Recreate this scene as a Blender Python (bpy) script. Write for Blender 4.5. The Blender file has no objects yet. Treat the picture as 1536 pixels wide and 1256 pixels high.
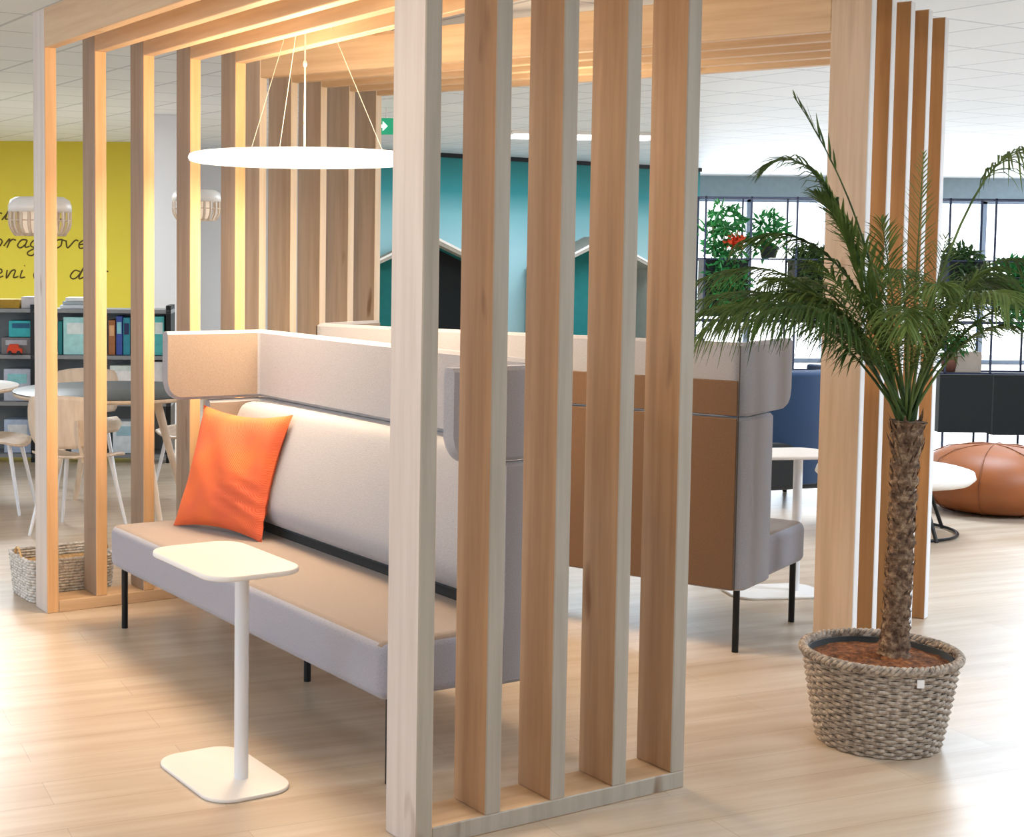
import bpy, bmesh, math, random
from mathutils import Vector, Matrix
random.seed(7)
C = bpy.context.scene.collection
PI = math.pi
sin, cos, R = math.sin, math.cos, math.radians

# ------------------------------------------------------------------ materials
def srgb(h):
    h = h.lstrip('#'); v = [int(h[i:i+2], 16)/255 for i in (0, 2, 4)]
    return [c/12.92 if c <= .04045 else ((c+.055)/1.055)**2.4 for c in v] + [1]
def base(name):
    m = bpy.data.materials.new(name); m.use_nodes = True
    nt = m.node_tree; b = nt.nodes['Principled BSDF']
    return m, nt, b
def ramp(nt, fac, stops):
    r = nt.nodes.new('ShaderNodeValToRGB'); e = r.color_ramp.elements
    while len(e) < len(stops): e.new(.5)
    for el, (p, c) in zip(e, stops): el.position = p; el.color = c if not isinstance(c, str) else srgb(c)
    nt.links.new(fac, r.inputs[0]); return r.outputs[0]
def coords(nt, scale=(1, 1, 1), rot=(0, 0, 0), kind='Object', rnd=False):
    t = nt.nodes.new('ShaderNodeTexCoord'); mp = nt.nodes.new('ShaderNodeMapping')
    mp.inputs['Scale'].default_value = scale; mp.inputs['Rotation'].default_value = rot
    nt.links.new(t.outputs[kind], mp.inputs['Vector'])
    if rnd:
        oi = nt.nodes.new('ShaderNodeObjectInfo'); ml = nt.nodes.new('ShaderNodeMath'); ml.operation = 'MULTIPLY'
        ml.inputs[1].default_value = 37; nt.links.new(oi.outputs['Random'], ml.inputs[0])
        nt.links.new(ml.outputs[0], mp.inputs['Location'])
    return mp.outputs['Vector']
def noise(nt, vec, scale, detail=3, rough=.5):
    n = nt.nodes.new('ShaderNodeTexNoise'); n.inputs['Scale'].default_value = scale
    n.inputs['Detail'].default_value = detail; n.inputs['Roughness'].default_value = rough
    nt.links.new(vec, n.inputs['Vector']); return n.outputs['Fac']
def bump(nt, b, fac, s=.2, d=.01):
    n = nt.nodes.new('ShaderNodeBump'); n.inputs['Strength'].default_value = s; n.inputs['Distance'].default_value = d
    nt.links.new(fac, n.inputs['Height']); nt.links.new(n.outputs[0], b.inputs['Normal'])
def plain(name, col, rough=.5, metal=0, var=.06, scale=12, emit=0):
    m, nt, b = base(name); c = srgb(col)
    f = noise(nt, coords(nt), scale)
    nt.links.new(ramp(nt, f, [(.3, [x*(1-var) for x in c[:3]]+[1]), (.7, [min(1, x*(1+var)) for x in c[:3]]+[1])]), b.inputs['Base Color'])
    b.inputs['Roughness'].default_value = rough; b.inputs['Metallic'].default_value = metal
    if emit:
        b.inputs['Emission Color'].default_value = c; b.inputs['Emission Strength'].default_value = emit
    return m
def wood(name, dark, light, stretch=(14, 14, .7), rough=.55, knots=True):
    m, nt, b = base(name)
    v = coords(nt, stretch, rnd=True)
    f = noise(nt, v, 2.2, 5, .6)
    col = ramp(nt, f, [(.3, dark), (.62, light)])
    if knots:
        v2 = coords(nt, (6, 6, 1.6) if stretch[2] < 1 else (1.6, 6, 6), rnd=True)
        f2 = noise(nt, v2, 1.6, 2)
        mx = nt.nodes.new('ShaderNodeMixRGB'); mx.blend_type = 'MULTIPLY'
        nt.links.new(ramp(nt, f2, [(.20, '#a88868'), (.30, '#ffffff')]), mx.inputs['Color2'])
        mx.inputs['Fac'].default_value = .8
        nt.links.new(col, mx.inputs['Color1']); col = mx.outputs[0]
    nt.links.new(col, b.inputs['Base Color']); b.inputs['Roughness'].default_value = rough
    bump(nt, b, f, .08, .004); return m
def fabric(name, col, var=.1, scale=260):
    m, nt, b = base(name); c = srgb(col)
    v = coords(nt); f = noise(nt, v, scale, 2)
    nt.links.new(ramp(nt, f, [(.3, [x*(1-var) for x in c[:3]]+[1]), (.7, [min(1, x*(1+var)) for x in c[:3]]+[1])]), b.inputs['Base Color'])
    b.inputs['Roughness'].default_value = .95
    b.inputs['Sheen Weight'].default_value = .3
    bump(nt, b, f, .25, .003); return m

M = {}
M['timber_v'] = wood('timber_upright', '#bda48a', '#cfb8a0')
M['timber_coollit'] = wood('timber_cool_light', '#c9bdb4', '#d6ccc4')
M['timber_dim'] = wood('timber_dim_side', '#a39a8c', '#b3aa9c')
M['timber_shade'] = wood('timber_warm_shade', '#a98562', '#bf9a76')
M['timber_lamplit'] = wood('timber_lamplight', '#cfa271', '#e0b687')
M['timber_windowlit'] = wood('timber_window_light', '#e4e4e6', '#efeff0')
M['timber_shaded_front'] = wood('timber_shaded_front', '#998877', '#ac9a89')
M['timber_h'] = wood('timber_beam', '#c6a480', '#d6b894', (.7, 14, 14))
M['timber_y'] = wood('timber_rail', '#c2a17d', '#d2b491', (.7, 14, 14))
M['lightwood'] = wood('light_ply', '#cdb7a0', '#e2d0bb', (9, 9, 1), .45, False)
M['grey'] = fabric('grey_wool', '#9c9ea6')
M['wool_lamplit'] = fabric('grey_wool_lamplit', '#897b70')  # grey wool with the lamp's warm light mixed into its colour
M['greyseat'] = fabric('grey_wool_seat', '#999ba8')
M['tan'] = fabric('grey_wool_dim_warm', '#6d533e')  # brown cast of mixed warm light on the far sofa's back, painted in
M['black'] = plain('black_metal', '#0d1114', .4, .3)
M['blacksoft'] = fabric('dark_felt', '#12181b')
M['navy'] = fabric('navy_fabric', '#1d3a5c')
M['frame'] = plain('divider_metal', '#2b3450', .4, .2)
M['white'] = plain('white_lacquer', '#efece8', .35, 0, .01)
M['whitemetal'] = plain('white_metal', '#e6e9ee', .3, .1, .01)
M['soil'] = None
M['yellow'] = plain('yellow_paint', '#c9b93a', .8, 0, .02, 2)
M['ink'] = plain('dark_paint', '#4a3a14', .8)
M['wall'] = plain('pale_wall', '#dcdcdf', .8, 0, .015, 2)
M['leather'] = plain('cognac_leather', '#8d4d1e', .5, 0, .12, 5)
M['red'] = plain('red_flower', '#d8431c', .6)
M['cord'] = plain('pale_cord', '#e8dccb', .6)
M['exit'] = plain('exit_green', '#1f9c72', .5, emit=.5)
M['exitw'] = plain('exit_white', '#ffffff', .5, emit=.9)

def teal_glare():
    m, nt, b = base('teal_wall_glare')
    t = nt.nodes.new('ShaderNodeTexCoord'); s = nt.nodes.new('ShaderNodeSeparateXYZ')
    nt.links.new(t.outputs['Object'], s.inputs[0])
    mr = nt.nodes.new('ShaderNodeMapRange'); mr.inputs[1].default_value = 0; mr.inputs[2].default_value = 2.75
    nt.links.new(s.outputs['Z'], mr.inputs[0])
    nt.links.new(ramp(nt, mr.outputs[0], [(0, '#c2e6ec'), (.58, '#b4e2ea'), (.74, '#8accd4'), (.84, '#2f9ba3'), (.95, '#1c8486')]), b.inputs['Base Color'])  # ramp paints glare and haze that pale the wall towards the floor
    b.inputs['Roughness'].default_value = .6; return m
M['teal'] = teal_glare()
M['tealplain'] = plain('teal_fabric', '#1d7c7c', .8)

def floor_mat():
    m, nt, b = base('oak_plank_floor')
    v = coords(nt, (1, 1, 1), (0, 0, R(-22)))
    br = nt.nodes.new('ShaderNodeTexBrick'); br.inputs['Scale'].default_value = 1
    br.inputs['Brick Width'].default_value = 1.25; br.inputs['Row Height'].default_value = .19
    br.inputs['Mortar Size'].default_value = .0012; br.offset = .37
    br.inputs['Color1'].default_value = srgb('#c5b49f'); br.inputs['Color2'].default_value = srgb('#cdbeab')
    br.inputs['Mortar'].default_value = srgb('#ad9d89'); nt.links.new(v, br.inputs['Vector'])
    v2 = coords(nt, (.55, 9, 9), (0, 0, R(-22)))
    # rotate before stretching: rotate with a second mapping
    t = nt.nodes.new('ShaderNodeTexCoord'); vr = nt.nodes.new('ShaderNodeVectorRotate'); vr.rotation_type = 'Z_AXIS'
    vr.inputs['Angle'].default_value = R(-22); nt.links.new(t.outputs['Object'], vr.inputs['Vector'])
    mp = nt.nodes.new('ShaderNodeMapping'); mp.inputs['Scale'].default_value = (.7, 9, 1); nt.links.new(vr.outputs[0], mp.inputs['Vector'])
    f = noise(nt, mp.outputs[0], 1.6, 5, .6)
    mx = nt.nodes.new('ShaderNodeMixRGB'); mx.blend_type = 'MULTIPLY'; mx.inputs['Fac'].default_value = .9
    nt.links.new(br.outputs['Color'], mx.inputs['Color1'])
    nt.links.new(ramp(nt, f, [(.30, '#e6dacd'), (.62, '#ffffff')]), mx.inputs['Color2'])
    nt.links.new(mx.outputs[0], b.inputs['Base Color'])
    b.inputs['Roughness'].default_value = .32; b.inputs['Specular IOR Level'].default_value = .6
    return m
M['floor'] = floor_mat()
def ceil_mat():
    m, nt, b = base('ceiling_tiles')
    v = coords(nt, (1, 1, 1), (0, 0, R(-30.6)))
    br = nt.nodes.new('ShaderNodeTexBrick'); br.inputs['Scale'].default_value = 1; br.offset = 0
    br.inputs['Brick Width'].default_value = .6; br.inputs['Row Height'].default_value = .6; br.inputs['Mortar Size'].default_value = .012
    br.inputs['Color1'].default_value = srgb('#d2d6da'); br.inputs['Color2'].default_value = srgb('#ccd1d6'); br.inputs['Mortar'].default_value = srgb('#a9afb8')
    nt.links.new(v, br.inputs['Vector']); nt.links.new(br.outputs['Color'], b.inputs['Base Color'])
    b.inputs['Roughness'].default_value = .55
    nt.links.new(br.outputs['Color'], b.inputs['Emission Color']); b.inputs['Emission Strength'].default_value = CEIL_GLOW  # tiles glow faintly as added fill to lift the ceiling
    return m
CEIL_GLOW = .08
M['ceiling'] = ceil_mat()
def leaf_mat(name, a, c):
    m, nt, b = base(name); f = noise(nt, coords(nt), 9, 3)
    nt.links.new(ramp(nt, f, [(.3, a), (.7, c)]), b.inputs['Base Color']); b.inputs['Roughness'].default_value = .5
    tl = nt.nodes.new('ShaderNodeBsdfTranslucent'); nt.links.new(b.inputs['Base Color'].links[0].from_socket, tl.inputs[0])
    mx = nt.nodes.new('ShaderNodeMixShader'); mx.inputs[0].default_value = .35
    nt.links.new(b.outputs[0], mx.inputs[1]); nt.links.new(tl.outputs[0], mx.inputs[2]); nt.links.new(mx.outputs[0], nt.nodes['Material Output'].inputs[0])
    return m
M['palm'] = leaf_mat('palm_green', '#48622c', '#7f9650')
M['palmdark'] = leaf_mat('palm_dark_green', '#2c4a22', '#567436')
M['rachis'] = plain('rachis_green', '#5b7440', .5)
M['green'] = leaf_mat('house_plant_green', '#216a34', '#3c9c50')
M['darkgreen'] = leaf_mat('dark_plant_green', '#25421f', '#44622f')
def rough_mat(name, stops, scale, bs=.8, bd=.02, detail=6):
    m, nt, b = base(name); f = noise(nt, coords(nt), scale, detail, .65)
    nt.links.new(ramp(nt, f, stops), b.inputs['Base Color']); b.inputs['Roughness'].default_value = .9
    bump(nt, b, f, bs, bd); return m
M['bark'] = rough_mat('palm_bark', [(.3, '#3a2a22'), (.5, '#7a5f4a'), (.68, '#b59a7c')], 40)
M['soil'] = rough_mat('coconut_soil', [(.35, '#45240f'), (.55, '#8a5228'), (.75, '#b9824a')], 45)
M['wicker'] = rough_mat('grey_wicker', [(.3, '#6f6257'), (.5, '#a89a8b'), (.7, '#cdbfae')], 55, .3, .004, 3)
M['seagrass'] = rough_mat('seagrass', [(.3, '#8d6a3f'), (.5, '#c39a62'), (.7, '#e5cfa8')], 60, .4, .006, 3)
M['wickwhite'] = rough_mat('whitewash_wicker', [(.3, '#a39a90'), (.5, '#d6d0c8'), (.7, '#eeeae4')], 60, .4, .006, 3)

def orange():
    m, nt, b = base('orange_herringbone')
    w = nt.nodes.new('ShaderNodeTexWave'); w.bands_direction = 'DIAGONAL'; w.inputs['Scale'].default_value = 90
    w.inputs['Distortion'].default_value = 1.5
    nt.links.new(coords(nt), w.inputs['Vector'])
    c = ramp(nt, w.outputs['Fac'], [(.2, '#e2602f'), (.8, '#ee7c46')])
    n = noise(nt, coords(nt), 5, 2)
    mx = nt.nodes.new('ShaderNodeMixRGB'); nt.links.new(ramp(nt, n, [(.40, '#000000'), (.60, '#aaaaaa')]), mx.inputs['Fac'])
    nt.links.new(c, mx.inputs['Color1']); mx.inputs['Color2'].default_value = srgb('#cf5648')
    nt.links.new(mx.outputs[0], b.inputs['Base Color']); b.inputs['Roughness'].default_value = .85
    bump(nt, b, w.outputs['Fac'], .2, .003); return m
M['orange'] = orange()
def glass():
    m, nt, b = base('window_glass'); nt.nodes.remove(b)
    t = nt.nodes.new('ShaderNodeBsdfTransparent'); g = nt.nodes.new('ShaderNodeBsdfGlossy'); g.inputs['Roughness'].default_value = .03
    f = nt.nodes.new('ShaderNodeFresnel'); f.inputs[0].default_value = 1.2
    mx = nt.nodes.new('ShaderNodeMixShader'); nt.links.new(f.outputs[0], mx.inputs[0])
    nt.links.new(t.outputs[0], mx.inputs[1]); nt.links.new(g.outputs[0], mx.inputs[2])
    nt.links.new(mx.outputs[0], nt.nodes['Material Output'].inputs[0]); return m
M['glass'] = glass()
def emis(name, col, s):
    m, nt, b = base(name); b.inputs['Base Color'].default_value = srgb(col)
    b.inputs['Emission Color'].default_value = srgb(col); b.inputs['Emission Strength'].default_value = s
    f = noise(nt, coords(nt), 3); nt.links.new(ramp(nt, f, [(0, srgb(col)), (1, srgb(col))]), b.inputs['Base Color']); return m
M['glow'] = emis('lamp_diffuser', '#fff4e6', 2.0)
M['panel'] = emis('ceiling_panel_light', '#ffffff', 3)
BOOKC = {}
def colm(h, rough=.6):
    if h not in BOOKC: BOOKC[h] = plain('paper_'+h[1:], h, rough, 0, .12, 18)
    return BOOKC[h]

# ------------------------------------------------------------------ geometry
class MB:
    def __init__(s): s.v = []; s.f = []; s.sm = []
    def add(s, vs, fs, smooth=False, xf=None):
        n = len(s.v)
        s.v += [tuple(xf @ Vector(p)) if xf else tuple(p) for p in vs]
        s.f += [tuple(i+n for i in f) for f in fs]; s.sm += [smooth]*len(fs)
    def box(s, x0, x1, y0, y1, z0, z1, xf=None):
        s.add([(x, y, z) for z in (z0, z1) for x, y in ((x0, y0), (x1, y0), (x1, y1), (x0, y1))],
              [(0, 3, 2, 1), (4, 5, 6, 7), (0, 1, 5, 4), (1, 2, 6, 5), (2, 3, 7, 6), (3, 0, 4, 7)], False, xf)
    def tube(s, pts, r, n=8, closed=False, cap=True):
        pts = [Vector(p) for p in pts]; rr = r if isinstance(r, (list, tuple)) else [r]*len(pts)
        rings = []; L = len(pts); prev = None
        for i, p in enumerate(pts):
            a = pts[i-1] if (i > 0 or closed) else p; b = pts[(i+1) % L] if (i < L-1 or closed) else p
            d = (b-a).normalized()
            if prev is None:
                ref = Vector((0, 0, 1)) if abs(d.z) < .9 else Vector((1, 0, 0))
                u = d.cross(ref).normalized()
            else: u = (prev - d*prev.dot(d)).normalized()
            prev = u; w = d.cross(u)
            rings.append([p+(u*cos(2*PI*k/n)+w*sin(2*PI*k/n))*rr[i] for k in range(n)])
        vs = [q for g in rings for q in g]; fs = []
        for i in range(L if closed else L-1):
            j = (i+1) % L
            for k in range(n): fs.append((i*n+k, i*n+(k+1) % n, j*n+(k+1) % n, j*n+k))
        s.add(vs, fs, True)
        if cap and not closed:
            s.add(rings[0], [tuple(range(n))[::-1]]); s.add(rings[-1], [tuple(range(n))])
    def lathe(s, prof, n=40, xf=None, cx=0, cy=0, smooth=True):
        vs = []; fs = []
        for r, z in prof: vs += [(cx+r*cos(2*PI*k/n), cy+r*sin(2*PI*k/n), z) for k in range(n)]
        for i in range(len(prof)-1):
            for k in range(n): fs.append((i*n+k, i*n+(k+1) % n, (i+1)*n+(k+1) % n, (i+1)*n+k))
        if prof[0][0] > 1e-5: fs.append(tuple(range(n))[::-1])
        if prof[-1][0] > 1e-5: fs.append(tuple((len(prof)-1)*n+k for k in range(n)))
        s.add(vs, fs, smooth, xf)
    def prism(s, poly, z0, z1, xf=None):
        n = len(poly)
        s.add([(x, y, z0) for x, y in poly]+[(x, y, z1) for x, y in poly],
              [tuple(range(n))[::-1], tuple(range(n, 2*n))]+[(i, (i+1) % n, n+(i+1) % n, n+i) for i in range(n)], False, xf)
    def build(s, name, m, parent=None, loc=(0, 0, 0), rz=0, bev=0, seg=2, smooth=None):
        me = bpy.data.meshes.new(name); me.from_pydata(s.v, [], s.f)
        me.polygons.foreach_set('use_smooth', s.sm if smooth is None else [smooth]*len(s.f))
        bm = bmesh.new(); bm.from_mesh(me); bmesh.ops.recalc_face_normals(bm, faces=bm.faces); bm.to_mesh(me); bm.free()
        me.materials.append(m)
        o = bpy.data.objects.new(name, me); C.objects.link(o); o.location = loc; o.rotation_euler = (0, 0, rz)
        if parent: o.parent = parent
        if bev:
            b = o.modifiers.new('soft', 'BEVEL'); b.width = bev; b.segments = seg; b.limit_method = 'ANGLE'; b.angle_limit = R(40)
            if seg > 1: me.polygons.foreach_set('use_smooth', [True]*len(me.polygons)); wn = o.modifiers.new('wn', 'WEIGHTED_NORMAL')
        return o
def box(x0, x1, y0, y1, z0, z1):
    m = MB(); m.box(x0, x1, y0, y1, z0, z1); return m
def tag(o, label=None, cat=None, group=None, kind=None):
    if label: o['label'] = label
    if cat: o['category'] = cat
    if group: o['group'] = group
    if kind: o['kind'] = kind
    return o
def thing(name, label, cat, loc=(0, 0, 0), rz=0, group=None):
    o = bpy.data.objects.new(name, None); C.objects.link(o); o.location = loc; o.rotation_euler = (0, 0, rz); o.empty_display_size = .1
    return tag(o, label, cat, group)
def copy_tree(o, parent=None):
    c = o.copy(); C.objects.link(c); c.parent = parent
    for ch in list(o.children): copy_tree(ch, c)
    return c
def dup(o, loc, rz, label):
    c = copy_tree(o); c.location = loc; c.rotation_euler = (0, 0, rz); c['label'] = label; return c
def struct(o): o['kind'] = 'structure'; return o
def rrect(hx, hy, r, n=8, cx=0, cy=0):
    p = []
    for sx, sy, a0 in ((1, 1, 0), (-1, 1, 90), (-1, -1, 180), (1, -1, 270)):
        for i in range(n+1):
            a = R(a0+90*i/n); p.append((cx+sx*(hx-r)+r*cos(a), cy+sy*(hy-r)+r*sin(a)))
    return p

# ------------------------------------------------------------------ camera
F, CX, CY, PIT, ROL = 2223.09, 522.35, 528.06, .06819, .00872
right = Vector((1, 0, 0)); fw = Vector((0, cos(PIT), -sin(PIT))); dn = Vector((0, -sin(PIT), -cos(PIT)))
XC = cos(ROL)*right - sin(ROL)*dn; YC = sin(ROL)*right + cos(ROL)*dn
cam = bpy.data.cameras.new('camera'); co = bpy.data.objects.new('camera', cam); C.objects.link(co)
mt = Matrix((XC, -YC, -fw)).transposed().to_4x4(); mt.translation = (0, 0, 1.6); co.matrix_world = mt
cam.sensor_width = 36; cam.lens = F*36/1536; cam.shift_x = (768-CX)/1536; cam.shift_y = (CY-628)/1536
cam.clip_end = 200
bpy.context.scene.camera = co

# ------------------------------------------------------------------ room shell
struct(box(-9, 13, -3, 24, -.1, 0).build('floor', M['floor']))
CZ = 2.75
struct(box(-9, 13, -3, 24, CZ, CZ+.1).build('ceiling', M['ceiling']))
struct(box(-9, -2.3, 16.1, 16.25, 0, CZ).build('wall_yellow', M['yellow']))
struct(box(-2.3, .6, 17.6, 17.75, 0, CZ).build('wall_grey', M['wall']))
struct(box(-2.35, -2.25, 16.25, 17.6, 0, CZ).build('wall_return', M['wall']))
# teal wall
TA = math.atan2(19.95-16.62, 4.72-.1); TL = math.hypot(19.95-16.62, 4.72-.1)
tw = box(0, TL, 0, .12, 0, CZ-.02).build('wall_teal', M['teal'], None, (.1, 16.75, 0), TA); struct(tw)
struct(box(0, TL, -.03, .1, CZ-.05, CZ).build('trim_1', M['black'], None, (.1, 16.75, 0), TA))
# pillar
pl = box(-.11, .11, -.11, .11, 0, CZ).build('wall_pillar', M['wall'], None, (-1.60, 12.9, 0), 0, .004, 1); struct(pl)
# glazed back wall
YW = 22.0
struct(box(4.6, 12.9, YW, YW+.15, 2.42, CZ).build('wall_bulkhead', plain('bulkhead_paint', '#93a7b3', .7)))
nwin = 7
for i in range(nwin):
    x0 = 4.75+i*1.16; m = MB(); x1 = x0+1.16
    m.box(x0, x0+.035, YW, YW+.08, 0, 2.42); m.box(x1-.035, x1, YW, YW+.08, 0, 2.42)
    m.box(x0, x1, YW, YW+.08, 2.37, 2.42); m.box(x0, x1, YW, YW+.08, 0, .06); m.box(x0, x1, YW, YW+.08, .82, .86)
    w = struct(m.build('window_%d' % (i+1), plain('window_frame_%d' % i, '#8fa0b8', .5)))
    box(x0+.035, x1-.035, YW+.03, YW+.04, .06, 2.37).build('window_glass', M['glass'], w)
    box(x0-.0, x1, YW-.10, YW, .80, .83).build('window_sill', M['white'], w)

# ------------------------------------------------------------------ timber pergolas
T, WP, H, RH, BH = .155, .0525, 2.6227, .052, .168
M['timber_farshade'] = wood('timber_far_shade', '#a87848', '#bb8a58')  # shade on the far post fronts, painted into the brown
M['timber_far_lamplit'] = wood('timber_far_lamplit', '#dcc9ae', '#ead9c2')  # lamplight on the far posts' inner faces, painted in
def pergola(label, loc, ang, W, S, far=False):
    root = thing('timber_pergola', label, 'pergola', loc, R(ang), 'slatted timber pergola frames')
    pm = box(0, WP, 0, T, 0, H); pm0 = None
    for n in range(5):
        for u in (0, W-T):
            z0 = 0 if n == 0 or (far and u == 0) else RH
            if pm0 is None or True:
                mm = box(0, WP, 0, T, 0, H-z0)
                o = mm.build('post', M['timber_v'], root, (n*S, u, z0), 0, .003, 1)
                near = u == 0
                if not far: f_ = ('timber_coollit' if n == 0 else ('timber_shade' if near else 'timber_shaded_front')); s_ = 'timber_dim' if near else 'timber_lamplit'  # face colours imitate cool front light, lamplight and shade between posts
                else: f_ = ('timber_v' if n == 0 else 'timber_farshade') if near else 'timber_shaded_front'; s_ = 'timber_windowlit' if near else 'timber_far_lamplit'
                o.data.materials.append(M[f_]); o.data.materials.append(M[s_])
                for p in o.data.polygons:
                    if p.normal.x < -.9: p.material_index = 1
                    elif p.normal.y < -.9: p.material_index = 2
        # beam built along its own x axis, then turned to lie along the frame
        bb = box(0, W-2*T, 0, WP, H-BH, H).build('beam', M['timber_h'], root, (n*S+WP, T, 0), PI/2, .003, 1)
    for u in ((W-T,) if far else (0, W-T)):
        rl = box(WP, 4*S+WP, 0, T, 0, RH).build('base_rail', M['timber_y'], root, (0, u, 0), 0, .003, 1)
        rl.data.materials.append(M['timber_dim'])  # outer rail face gets the painted dim side tone too
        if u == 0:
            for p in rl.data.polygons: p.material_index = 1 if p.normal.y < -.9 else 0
    return root
G1 = (.19268, 3.86456, 30.61126, 3.10258, .22701)
G2 = (1.95884, 5.64537, 53.29299, 3.15821, .24751)
pergola('near pale timber slatted portal frame over the sofa with the orange cushion', (G1[0], G1[1], 0), G1[2], G1[3], G1[4])
pergola('far timber slatted portal frame standing behind the palm, turned away', (G2[0], G2[1], 0), G2[2], G2[3], G2[4], True)
def loc(G, u, v, z=0):
    a = R(G[2]); return (G[0]-sin(a)*u+cos(a)*v, G[1]+cos(a)*u+sin(a)*v, z)

# ------------------------------------------------------------------ high-back sofas
def shell_strip(L, D, z0, z1, th, rc=.07, cut=0):
    """U-shaped wall in plan: left arm front -> back -> right arm front. Each station is a rectangular section."""
    path = [(0, D)]
    if cut:
        for i in range(1, 9): path.append((0, D-cut*i/8))
    def arc(cx, cy, a0, a1, n=8): return [(cx+rc*cos(R(a0+(a1-a0)*i/n)), cy+rc*sin(R(a0+(a1-a0)*i/n))) for i in range(n+1)]
    path += arc(rc, rc, 180, 270) + arc(L-rc, rc, 270, 360)
    if cut:
        for i in range(8, 0, -1): path.append((L, D-cut*i/8))
    path.append((L, D))
    m = MB(); vs = []
    N = len(path); bev = .012
    for i, (x, y) in enumerate(path):
        a = path[max(0, i-1)]; b = path[min(N-1, i+1)]
        d = Vector((b[0]-a[0], b[1]-a[1])).normalized(); nrm = Vector((-d.y, d.x))   # inward
        zb = z0
        if cut:
            e = D-y
            if e < cut and (x < .001 or x > L-.001): zb = z0+cut-math.sqrt(max(0, cut*cut-(cut-e)**2))
        o = Vector((x, y)); q = o+nrm*th
        o2 = o+nrm*bev; q2 = q-nrm*bev
        vs += [(o2.x, o2.y, zb), (o.x, o.y, zb+bev), (o.x, o.y, z1-bev), (o2.x, o2.y, z1),
               (q2.x, q2.y, z1), (q.x, q.y, z1-bev), (q.x, q.y, zb+bev), (q2.x, q2.y, zb)]
    fs = []
    for i in range(N-1):
        for k in range(8): fs.append((i*8+k, i*8+(k+1) % 8, (i+1)*8+(k+1) % 8, (i+1)*8+k))
    fs += [tuple(range(8)), tuple((N-1)*8+k for k in range(8))[::-1]]
    m.add(vs, fs, True); return m
def sofa(label, l, rz, backdim, wide_legs):
    root = thing('high_back_sofa', label, 'sofa', l, rz, 'high-back booth sofas in the pergolas')
    L = 2.18
    lo = shell_strip(L, .29, .255, .952, .05).build('lower_shell', M['grey'], root, smooth=False)
    up_ = shell_strip(L, .49, .958, 1.25, .055, cut=.07).build('upper_wing', M['grey'], root, smooth=False)
    for ch in (lo, up_):
        ch.data.materials.append(M['wool_lamplit'])  # inner side faces: warm lamplight painted into the wool
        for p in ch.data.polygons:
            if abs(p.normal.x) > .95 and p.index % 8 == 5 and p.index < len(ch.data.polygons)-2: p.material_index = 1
        ch.data.polygons.foreach_set('use_smooth', [True]*len(ch.data.polygons)); wn = ch.modifiers.new('es', 'EDGE_SPLIT'); wn.split_angle = R(30)
    # seat, with warm lamplight painted onto its top face
    s = box(.004, L-.004, .055, .735, .262, .442).build('seat', M['greyseat'], root, bev=.035, seg=5)
    s.data.materials.append(M['wool_lamplit'])
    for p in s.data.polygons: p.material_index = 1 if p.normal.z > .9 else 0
    # back cushion
    prof = [(.058, .50), (.058, .935), (.075, .95), (.12, .952), (.155, .94), (.175, .91), (.285, .60), (.292, .55), (.28, .51), (.25, .485), (.20, .475), (.10, .48)]
    m = MB(); n = len(prof); x0, x1 = .07, L-.07
    xs = [x0, x0+.015, x0+.04, x1-.04, x1-.015, x1]; ins = [.03, .01, 0, 0, .01, .03]
    cyc = (.165, .70); vs = []
    for x, i_ in zip(xs, ins):
        for (y, z) in prof:
            dy, dz = cyc[0]-y, cyc[1]-z; q = math.hypot(dy, dz); vs.append((x, y+dy/q*i_, z+dz/q*i_))
    fs = [(i*n+k, i*n+(k+1) % n, (i+1)*n+(k+1) % n, (i+1)*n+k) for i in range(5) for k in range(n)]
    fs += [tuple(range(n)), tuple(5*n+k for k in range(n))]
    m.add(vs, fs, True); b = m.build('back_cushion', M['grey'], root); sb = b.modifiers.new('s', 'SUBSURF'); sb.levels = 2; sb.render_levels = 2
    box(.07, L-.07, .055, .23, .443, .476).build('cushion_support', M['blacksoft'], root)
    # rear seams; brown panels carry dim warm light painted on the back
    if backdim:
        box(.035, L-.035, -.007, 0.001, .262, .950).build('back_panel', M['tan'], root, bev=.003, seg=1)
        box(.035, L-.035, -.007, 0.001, .960, 1.10).build('back_panel', M['tan'], root, bev=.003, seg=1)  # upper band only continues the painted dim tint, no separate part
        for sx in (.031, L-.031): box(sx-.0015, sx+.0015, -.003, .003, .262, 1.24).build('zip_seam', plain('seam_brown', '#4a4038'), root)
    lx = .04
    for x, y in ((L-lx, .68), (lx, .68), (L-lx, .02+.03), (lx, .02+.03), (L/2, .38)):
        m = MB(); m.tube([(x, y, 0), (x, y, .27)], .0135, 12); m.build('leg', M['black'], root)
    return root
a1, a2 = R(G1[2]), R(G2[2])
sofa('grey high-back sofa facing the white table, with orange cushion on its seat', loc(G1, .42, .885), PI/2+a1, False, 0)
sofa('high-back sofa seen from behind, dim warm light painted on its back, behind the palm leaves', loc(G2, 2.59, -.10), -PI/2+a2, True, 0)

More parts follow.
